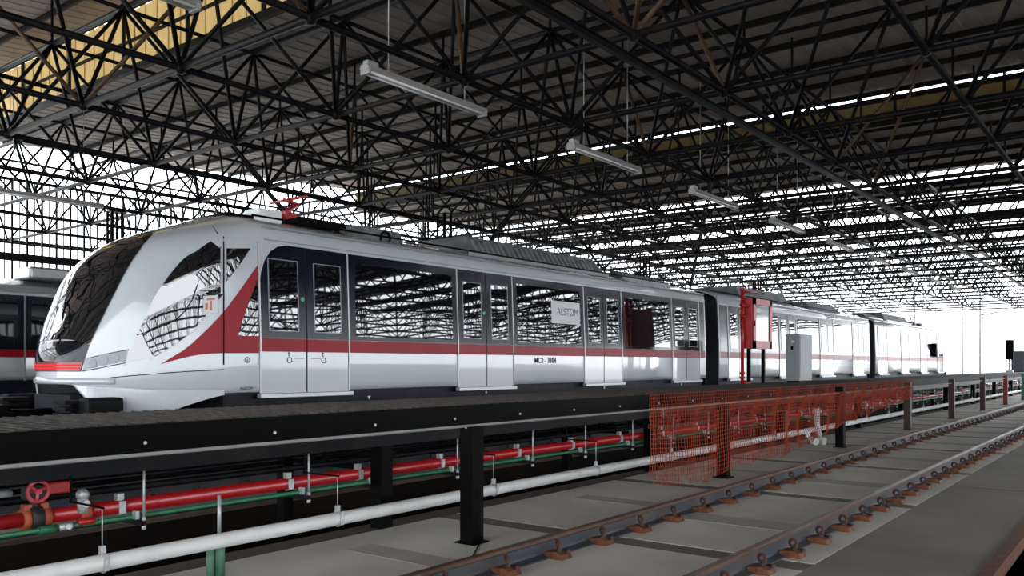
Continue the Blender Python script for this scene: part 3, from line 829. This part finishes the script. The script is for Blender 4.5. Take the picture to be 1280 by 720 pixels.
def fastener(x, y, lab, grp, full=True):
    """clip on the +x foot of the rail"""
    if full:
        t = thing('rail_fastener', lab, 'rail fastener', (x, y, 0), grp)
        MB().prism([(-.075, .0), (.095, 0), (.08, .04), (.03, .06), (-.075, .05)], 'y', -.075, .075).done('base_plate', M['rust'], t)
        pts = []
        for i in range(15):
            a = -.6 + 4.3*i/14; pts.append((.012+.040*math.cos(a), -.05+.10*i/14, .10+.042*math.sin(a)))
        MB().path(pts, .013, 7).path([(.03, .03, .05), (.085, .045, .055), (.095, .02, .06)], .013, 7).done('spring_clip', M['rust_dark'], t)
        MB().tube((.02, 0, .04), (.02, 0, .085), .02, 6).ball((.02, 0, .09), .014, 8, 6).done('bolt', M['rail_web'], t)
        reg(t); return t
    b = MB().prism([(-.085, 0), (.115, 0), (.105, .032), (0, .045), (-.085, .045)], 'y', -.085, .085)
    pts = [(.012+.034*math.cos(-.6+4.3*i/8), -.045+.09*i/8, .088+.036*math.sin(-.6+4.3*i/8)) for i in range(9)]
    b.path(pts, .013, 5); b.tube((.02, 0, .04), (.02, 0, .09), .02, 6)
    o = b.done('rail_fastener', M['rust_dark'], loc=(x, y, 0)); return tag(o, lab, 'rail fastener', grp)
SP = .685
for X, ys_, who, n in ((XA, 5.69-SP*2, 'along the empty track rail nearer the posts', 96), (XB, 6.21-SP*4, 'along the empty track rail nearer the camera', 92), (-10.225+.7525, 3.2, 'on the near rail under the parked main train', 18)):
    lab = 'rusty rail clip ' + who; grp = 'rail fasteners ' + who
    proto = fastener(X+.10, ys_, lab, grp); far = None
    for k in range(1, n):
        y = ys_+SP*k
        if k < 30: copy_thing(proto, (X+.10, y, 0), lab, grp)
        elif far is None: far = fastener(X+.10, y, lab, grp, False)
        else: c = far.copy(); COL.objects.link(c); c.location = (X+.10, y, 0)

# ================================================================== PLATFORM
PX0, PX1, PZ = -7.6, -5.98, H-.434
PY = [5.72+5.43*k for k in range(-2, 14)]
pf = thing('maintenance_platform', 'long raised dark steel walkway between the train and the pipes', 'platform', (0, 0, 0))
b = MB().box(((PX0+PX1)/2, 31, PZ-.02), (PX1-PX0, 90, .03))
d_ = b.done('deck', M['grating'], pf)
b = MB(); y = 2.0
while y < 24:      # chequer bars on the near decking
    b.box(((PX0+PX1)/2, y, PZ), (PX1-PX0-.04, .022, .012)); y += .11
b.done('tread_bars', M['grating'], pf)
MB().box((PX1+.02, 31, PZ-.12), (.04, 90, .23)).done('edge_beam', M['black'], pf)
MB().box((PX1+.03, 31, PZ-.265), (.06, 90, .05)).done('lower_edge_angle', M['black'], pf)
MB().box((PX0-.02, 31, PZ-.12), (.04, 90, .23)).done('edge_beam', M['black'], pf)
MB().box((-5.95, 31, H-.72), (.12, 90, .11)).done('pipe_support_beam', M['steel_black'], pf)
for k in range(60):
    y = 1.0+1.15*k
    if y > 26: break
    MB().tube((PX1+.04, y, PZ-.14), (PX1+.052, y, PZ-.14), .014, 6).done('bolt', M['galv'], pf)
for y in PY:
    MB().box((-5.97, y, (H-.775)/2), (.15, .15, H-.775)).done('post', M['black'], pf)
    MB().box((-7.45, y, (PZ-.05+-1.0)/2), (.12, .12, PZ-.05+1.0)).done('post', M['black'], pf)
    MB().box((-6.75, y, PZ-.12), (1.4, .08, .14)).done('cross_beam', M['black'], pf)
# far-side ledge pipes on the platform (cable duct)
MB().tube((-6.55, Y0, H-.98), (-6.55, Y1, H-.98), .03, 8).tube((-7.0, Y0, H-.92), (-7.0, Y1, H-.92), .025, 8).tube((-7.3, Y0, H-1.02), (-7.3, Y1, H-1.02), .022, 8).done('cable_conduit', M['steel_black'], pf)
for y in PY: MB().box((-6.9, y+.1, H-1.03), (1.0, .04, .05)).box((-6.9, y+.1, H-.84), (.04, .04, .34)).done('conduit_bracket', M['black'], pf)

# guard rail in front
gr = thing('guard_rail', 'guard rail of square posts and one thin grey pipe, nearest the camera', 'guard rail', (0, 0, 0))
GX = -4.83
for k, y in enumerate([5.72+5.43*k for k in range(-1, 13)]):
    m = {0: 'black', 1: 'black', 2: 'black', 3: 'black', 4: 'post_brown', 5: 'post_brown', 6: 'post_brown', 7: 'post_red', 8: 'green_post'}.get(k, 'post_brown')
    z1 = H-.545 if k in (0, 1, 2) else H-.418
    po = MB().box((GX, y, z1/2), (.15, .15, z1), bev=.004).done('post', M[m], gr)
    if k == 7: po['label'] = 'red post'
    if k == 8: po['label'] = 'green post'
    MB().box((GX, y, .006), (.22, .22, .012)).done('post_foot', M['black'], gr)
MB().tube((GX+.02 if 0 else GX, -12, H-.538), (GX, 74, H-.538), .012, 10).done('top_pipe', M['pipe_grey'], gr)
for y in (5.60, 9.3): MB().path([(GX, y, H-.538), (GX, y+.06, H-.56), (GX, y+.06, H-.66)], .010, 6).done('pipe_hook', M['galv'], gr)
MB().path([(-4.74, 5.70, .48), (-4.735, 5.71, .30), (-4.735, 5.72, .02), (-4.70, 5.66, .004), (-4.40, 5.2, .006), (-4.28, 4.72, .006), (-4.36, 4.4, .006), (-4.30, 4.1, .006)], .006, 6).done('wire', M['black'], gr)

# ---- pipes
wp = thing('white_drain_pipe', 'long white plastic pipe running low in front of the platform', 'pipe', (0, 0, 0))
WX, WZ = -5.45, H-1.285
MB().tube((WX, -10, WZ), (WX, Yat(1002, WX), WZ), .055, 16).done('pipe_run', M['pipe_white'], wp)
yk = Yat(1010, WX)
MB().tube((WX, Yat(1002, WX)+.0, WZ), (WX, 74, WZ+.012), .05, 14).done('pipe_run', M['pipe_white'], wp)
tr = MB().path([(WX+.0, yk-.1, WZ+.02), (WX+.03, yk-.08, WZ-.1), (WX+.06, yk, WZ-.19), (WX+.10, yk+.28, WZ-.20), (WX+.10, yk+.36, WZ-.12), (WX+.06, yk+.38, WZ+.12), (WX+.04, yk+.38, WZ+.42)], .055, 12)
tr.tube((WX+.06, yk-.02, WZ-.18), (WX+.2, yk-.1, WZ-.20), .07, 12).tube((WX+.1, yk+.3, WZ-.2), (WX+.24, yk+.28, WZ-.22), .075, 12)
tr.tube((WX+.04, yk+.38, WZ+.30), (WX+.04, yk+.38, WZ+.38), .07, 12)
tr.done('pipe_trap', M['pipe_white'], wp)
for u in (120, 128+1e-9): pass
wh = [Yat(u, WX) for u in (128, 422, 617, 745)]; y = wh[-1]
while y < 60: y += 2.0; wh.append(y)
wh = [wh[0]-2] + wh
for y in wh:
    if abs(y-yk) < .3: continue
    h_ = MB().torus((WX, y, WZ), .062, .007, 'y', 18, 6).box((WX+.0, y, WZ+.085), (.03, .035, .05)).box((WX+.060, y, WZ+.01), (.006, .035, .11)).done('clevis_hanger', M['galv'], wp)
    MB().path([(WX, y, WZ+.10), (WX, y, H-.93)], .0045, 6).done('hanger_rod', M['galv'], h_); MB().box((WX-.21, y, H-.93), (.46, .012, .012)).box((WX-.43, y, H-.85), (.012, .012, .18)).done('hanger_arm', M['black'], h_)
yg = Yat(280, -5.5)
gp = thing('pipe_prop', 'green pipe prop with grey upper rod standing behind the white pipe, near bottom left', 'pipe support', (-5.56, yg, 0))
MB().tube((0, 0, 0), (0, 0, .30), .04, 14).tube((.0, -.075, 0), (0, -.075, .26), .028, 12).done('prop_base', M['green_post'], gp)
MB().tube((0, 0, .30), (0, 0, .60), .014, 10).done('prop_rod', M['galv'], gp)

rp = thing('red_fire_pipe', 'long red pipe hung under the platform edge behind the white pipe', 'pipe', (0, 0, 0))
RXp, RZ = -6.18, H-1.06
yv0, yv1 = Yat(36, RXp), Yat(50, RXp)
MB().tube((RXp, -8, RZ), (RXp, yv0, RZ), .052, 16).done('pipe_run', M['pipe_red'], rp)
MB().tube((RXp, yv1, RZ), (RXp, 74, RZ), .052, 16).done('pipe_run', M['pipe_red'], rp)
for u in (33, 54, 104): 
    y = Yat(u, RXp); MB().tube((RXp, y-.035, RZ), (RXp, y+.035, RZ), .070, 14).box((RXp+.0, y, RZ+.08), (.06, .05, .04)).box((RXp, y, RZ-.08), (.06, .05, .04)).done('grooved_coupling', M['coupling'], rp)
# butterfly valve with hand wheel and gearbox
va = thing('butterfly_valve', 'black valve with red hand wheel on the red pipe at far left', 'valve', (RXp, (yv0+yv1)/2, RZ))
MB().tube((0, -.04, 0), (0, .04, 0), .085, 16).tube((0, 0, .05), (0, 0, .16), .035, 10).done('valve_body', M['valve_blk'], va)
wy = Yat(50, RXp+.15)-(yv0+yv1)/2-.02
b = MB().torus((.17, wy, .205), .068, .013, 'x', 24, 8)
for a in range(3):
    b.tube((.165, wy, .205), (.17, wy+.068*math.cos(a*2.094+.4), .205+.068*math.sin(a*2.094+.4)), .011, 6)
b.tube((.0, wy, .205), (.19, wy, .205), .020, 10)
b.done('hand_wheel', M['valve_red'], va)
MB().box((.02, wy+.19, .20), (.10, .17, .085), bev=.012).done('actuator_box', M['pipe_red'], va)
MB().box((0, wy+.05, .18), (.11, .14, .10), bev=.01).done('gearbox', M['valve_blk'], va)
MB().box((.0, wy-.28, .19), (.10, .10, .08), bev=.02).tube((0, wy-.25, .19), (0, wy-.1, .19), .025).path([(0, wy-.3, .2), (.02, wy-.45, .28), (0, wy-.55, .26)], .015, 6).done('limit_switch', M['galv'], va)
b = MB().tube((.06, .30, .0), (.06, .30, .12), .035, 12).ball((.06, .30, .13), .045, 12, 8).tube((.06, .30, .07), (.12, .30, .07), .028, 10); b.done('pressure_gauge', M['galv'], va)
gc = thing('green_conduit', 'thin green pipe running just below the red pipe', 'pipe', (0, 0, 0))
MB().tube((-6.09, -8, H-1.135), (-6.09, 74, H-1.135), .018, 10).done('pipe_run', M['pipe_green'], gc)
y = Yat(63, -6.1)
MB().tube((-6.09, y-.08, H-1.135), (-6.09, y+.03, H-1.135), .030, 10).done('coupling', M['pipe_green'], gc)
MB().tube((-6.09, y+.05, H-1.135), (-6.09, y+.14, H-1.135), .026, 8).tube((-6.09, y+.1, H-1.135), (-6.04, y+.1, H-1.13), .02, 8).done('drain_cock', M['galv'], gc)
MB().tube((-6.09, y+.18, H-1.12), (-6.09, y+.30, H-1.12), .026, 8).done('red_sleeve', M['pipe_red'], gc)
# hangers carrying both
hy = [Yat(u, -6.0) for u in (180, 386, 472, 572, 666, 732, 791)]; y = hy[-1]; k = 0
while y < 52: y += 1.28; hy.append(y)
proto = None
for i, y in enumerate([hy[0]-1.3]+hy):
    lab = 'thin grey rod hanger with arm carrying the red and green pipes'
    if proto is None:
        t = thing('pipe_hanger', lab, 'pipe hanger', (-6.0, y, 0), 'rod hangers along the red pipe')
        MB().tube((0, 0, H-.70), (0, 0, H-1.22), .009, 8).done('rod', M['galv'], t)
        MB().box((-.14, -.02, H-1.175), (.34, .035, .035)).done('bracket_arm', M['steel_black'], t)
        MB().torus((-.18, -.1, H-1.06), .057, .009, 'y', 18, 6).box((-.12, -.1, H-1.06), (.012, .05, .09)).box((-.17, -.1, H-.985), (.05, .05, .05)).done('pipe_clamp', M['galv'], t)
        MB().tube((0, 0, H-1.19), (0, 0, H-1.225), .018, 6).done('nut', M['galv'], t); MB().tube((0, 0, H-1.13), (0, 0, H-1.16), .018, 6).done('nut', M['galv'], t)
        MB().box((-.06, -.03, H-1.12), (.05, .03, .06)).done('conduit_clip', M['galv'], t)
        MB().box((.0, 0, H-.72), (.13, .05, .12)).done('beam_clamp', M['black'], t)
        reg(t); proto = t
    else: copy_thing(proto, (-6.0, y, 0), lab)

# ---- safety netting: one length tied along the guard rail pipe, one hung from the platform edge behind it
NY0, NY1 = Yat(813, -4.72), 22.0
def hem(y):
    if y < 13: zb = .12 + .05*math.sin(y*1.7)
    elif y < 16.6: zb = .12 + (y-13)/3.6*.36
    else: zb = .48+.3*min(1, (y-16.6)/5)
    return zb + .05*noise.noise(Vector((y*1.3, 0, 0)))
def net_front(y, t):
    zb = hem(y); free = min(1, (y-NY0)/1.2)*min(1, max(0, (min(abs(y-p) for p in PY)-.12)/.8)); z = (H-.505) + (zb-(H-.505))*t
    x = -4.735 + .02 + .02*math.sin(y*9+t*3)*free - .10*free*math.sin(PI*min(1, t*1.1))*(.5+.5*math.sin(y*2.3))
    if y > 16.6:
        g = min(1, (y-16.6)/1.0); z += g*.05*noise.noise(Vector((y*3, t*4, 2))); x += g*.04*noise.noise(Vector((y*5, t*6, 5)))
    return Vector((x + .006*noise.noise(Vector((y*4, t*9, 3))), y + .05*noise.noise(Vector((y*.9, t*3, 1))), z + .012*noise.noise(Vector((y*3, t*5, 8)))))
def net_back(y, t):
    z = PZ+.0 + (.665-PZ)*t
    return Vector((-5.83 + .04*abs(math.sin(y*3.1+t)), y + .04*noise.noise(Vector((y*.9, t*3, 1))), z + .02*t*noise.noise(Vector((y*2, 4, 8)))))
def make_net(fn, y0, y1, rows, name, lab):
    ny = int((y1-y0)/.065)
    bm = bmesh.new(); g = [[bm.verts.new(fn(y0+(y1-y0)*i/ny, j/rows)) for j in range(rows+1)] for i in range(ny+1)]
    for i in range(ny):
        for j in range(rows):
            if j > rows-3 and random.random() < .25: continue
            bm.faces.new((g[i][j], g[i+1][j], g[i+1][j+1], g[i][j+1]))
    me = bpy.data.meshes.new(name); bm.to_mesh(me); bm.free(); me.materials.append(M['net'])
    o = bpy.data.objects.new(name, me); COL.objects.link(o)
    wf = o.modifiers.new('strands', 'WIREFRAME'); wf.thickness = .0085; wf.use_boundary = True; wf.use_even_offset = False
    return tag(o, lab, 'safety net')
make_net(net_front, NY0, NY1, 17, 'safety_net', 'orange red safety netting tied along the thin guard rail pipe, over the posts')
make_net(net_back, Yat(813, -5.8), 27.0, 9, 'safety_net', 'strip of orange red safety netting hung from the platform edge, behind the guard rail')

# ---- things standing on the platform
fy = Yat(941, -7.25)
fc = thing('fire_hose_cabinet', 'red fire hose cabinet with glass front on black legs, on the platform', 'fire hose cabinet', (-7.25, fy, PZ))
W2, D2, z0, z1 = 1.12, .26, .80, 1.93
MB().box((-D2/2-.0, W2/2, (z0+z1)/2), (D2-.02, W2, z1-z0), bev=.01).done('cabinet_box', M['cab_red'], fc)
b = MB()
for q in (((.012, W2/2, z1-.07), (.03, W2, .14)), ((.012, W2/2, z0+.09), (.03, W2, .18)), ((.012, .07, (z0+z1)/2), (.03, .14, z1-z0)), ((.012, W2-.06, (z0+z1)/2), (.03, .12, z1-z0))): b.box(*q)
dr = b.done('door_frame', M['cab_red'], fc)
MB().box((-.002, W2/2, (z0+z1)/2), (.012, W2-.26, z1-z0-.3)).done('door_glass', M['clear'], dr)
MB().box((.032, .04, (z0+z1)/2), (.02, .03, .12)).done('door_handle', M['black'], dr)
for y in (.12, W2-.12): MB().box((-.14, y, z0/2), (.07, .07, z0)).done('leg', M['black'], fc)
b = MB().tube((-.20, -.10, 0), (-.20, -.10, 2.1), .038, 10).tube((-.20, -.10, 2.08), (-.1, .5, 2.1), .03, 8)
for z in (.12, .22, 1.5, 1.75, 1.95, 2.1): b.tube((-.20, -.10, z), (-.20, -.10, z+.05), .06, 10)
b.tube((-.20, -.10, .05), (-.06, -.02, -.0), .05, 10).tube((-.20, -.1, 1.75), (-.1, 0, 1.75), .035, 8).done('riser_pipe', M['pipe_red'], fc)
MB().torus((-.20, -.20, 1.62), .07, .012, 'y', 16, 6).tube((-.2, -.2, 1.62), (-.2, -.1, 1.62), .02).done('valve_wheel', M['coupling'], fc)
cy = Yat(999.5, -7.2)
gcb = thing('electrical_cabinet', 'tall pale grey electrical cabinet on the platform right of the red fire hose cabinet', 'electrical cabinet', (-7.2, cy, PZ))
MB().box((-.18, .48, .62), (.36, .96, 1.18), bev=.012).done('cabinet_box', M['cab_grey'], gcb)
MB().box((-.18, .48, .02), (.30, .9, .04)).done('plinth', M['black'], gcb)
MB().box((.006, .48, .64), (.014, .90, 1.08), bev=.004).done('cabinet_door', M['cab_grey'], gcb)
MB().box((-.19, -.004, .86), (.06, .012, .10), bev=.004).done('vent_cover', M['black'], gcb)
MB().box((-.17, -.004, 1.02), (.08, .01, .07), bev=.003).done('warning_label', M['paper'], gcb)
sy = Yat(1262, -6.9)
sg = thing('signal_light', 'black track signal head on a thin pole at the far end of the platform', 'signal', (-6.9, sy, PZ))
MB().tube((0, 0, 0), (0, 0, .75), .05, 8).box((0, 0, .06), (.35, .35, .12)).done('pole', M['galv'], sg)
MB().box((0, 0, 1.30), (.42, .36, 1.15), bev=.04).done('signal_head', M['black'], sg)
for z in (.98, 1.3, 1.62): MB().tube((0, -.18, z), (0, -.30, z), .12, 12).done('lamp_hood', M['black'], sg)
MB().tube((0, 0, 1.87), (0, 0, 2.3), .025, 6).done('aerial', M['galv'], sg)
ey = Yat(1272, -6.9)
ec = thing('electrical_cabinet', 'small dark cabinet far along the platform, right of the track signal', 'electrical cabinet', (-6.9, ey, PZ))
MB().box((0, .4, .65), (.7, .7, 1.26), bev=.02).done('cabinet_box', M['rail_web'], ec)
MB().box((0, .4, .01), (.6, .6, .03)).done('plinth', M['black'], ec)

# ---- hanging lamps
LX, LZ = -8.41, H+3.95
def lamp(x, y, lab, grp):
    t = thing('hanging_lamp', lab, 'lamp', (x, y, LZ), grp)
    MB().prism([(-.09, .0), (-.06, .055), (.06, .055), (.09, 0), (.06, -.02), (-.06, -.02)], 'y', 0, 2.5).done('housing', M['lamp_white'], t)
    for s_ in (-1, 1): MB().tube((s_*.05, .06, -.045), (s_*.05, 2.44, -.045), .019, 8).done('tube', M['tube'], t)
    for y_ in (.03, 2.47): MB().box((0, y_, -.04), (.17, .04, .07)).done('lamp_holder', M['lamp_white'], t)
    for y_ in (.45, 2.05): MB().tube((0, y_, .05), (0, y_, ZT-LZ), .0085, 6).box((0, y_, .06), (.03, .06, .03)).done('hanging_rod', M['galv'], t)
    MB().box((0, 1.25, ZT-LZ-.06), (.04, 3.3, .03)).done('support_bar', M['black'], t)
    MB().box((0, .12, .085), (.10, .20, .06), bev=.01).done('ballast_box', M['galv'], t)
    reg(t); return t
names = ['fluorescent lamp cut by the top edge, left of the large hanging lamp', 'largest hanging fluorescent lamp, above the second car door', 'second hanging fluorescent lamp of the receding row, right of the largest',
         'third hanging fluorescent lamp of the receding row', 'fourth hanging fluorescent lamp of the receding row', 'fifth hanging fluorescent lamp of the receding row', 'sixth hanging fluorescent lamp of the receding row', 'seventh hanging fluorescent lamp of the receding row',
         'eighth hanging fluorescent lamp of the receding row', 'ninth hanging fluorescent lamp of the receding row']
pl = None
for k, nm in enumerate(names):
    y = 7.74+4.96*(k-1)
    if pl is None: pl = lamp(LX, y, nm, 'fluorescent lamps in the receding row')
    else: copy_thing(pl, (LX, y, LZ), nm)
copy_thing(pl, (-20.9, 8.0, LZ), 'fluorescent lamp hanging at far left above the second train', 'fluorescent lamps over the second train')
copy_thing(pl, (-20.9, 3.04, LZ), 'fluorescent lamp above the second train, cut by the left edge', 'fluorescent lamps over the second train')

# ---- catenary poles outside the far end
pp = None
for k, (u, Y, lab) in enumerate(((1143, 82, 'thin overhead line pole outside the shed, left of the other two'), (1203, 90, 'thin overhead line pole outside the shed, middle of the three'), (1225, 84, 'thin overhead line pole outside the shed, right of the other two'))):
    X = (Y*(u-640)/F*CT - Y*ST)/(CT + (u-640)/F*ST)
    if pp is None:
        pp = thing('catenary_pole', lab, 'pole', (X, Y, -.45), 'overhead line poles')
        M['mast'] = mat('dark_mast_steel', (.10, .10, .10), .6)
        MB().tube((0, 0, 0), (0, 0, 8.5), .10, 8, .07).done('mast', M['mast'], pp)
        MB().tube((0, 0, 6.4), (3.0, 0, 6.9), .04, 6).tube((0, 0, 7.4), (2.2, 0, 6.8), .02, 6).done('cantilever_arm', M['mast'], pp); reg(pp)
    else: copy_thing(pp, (X, Y, -.45), lab)
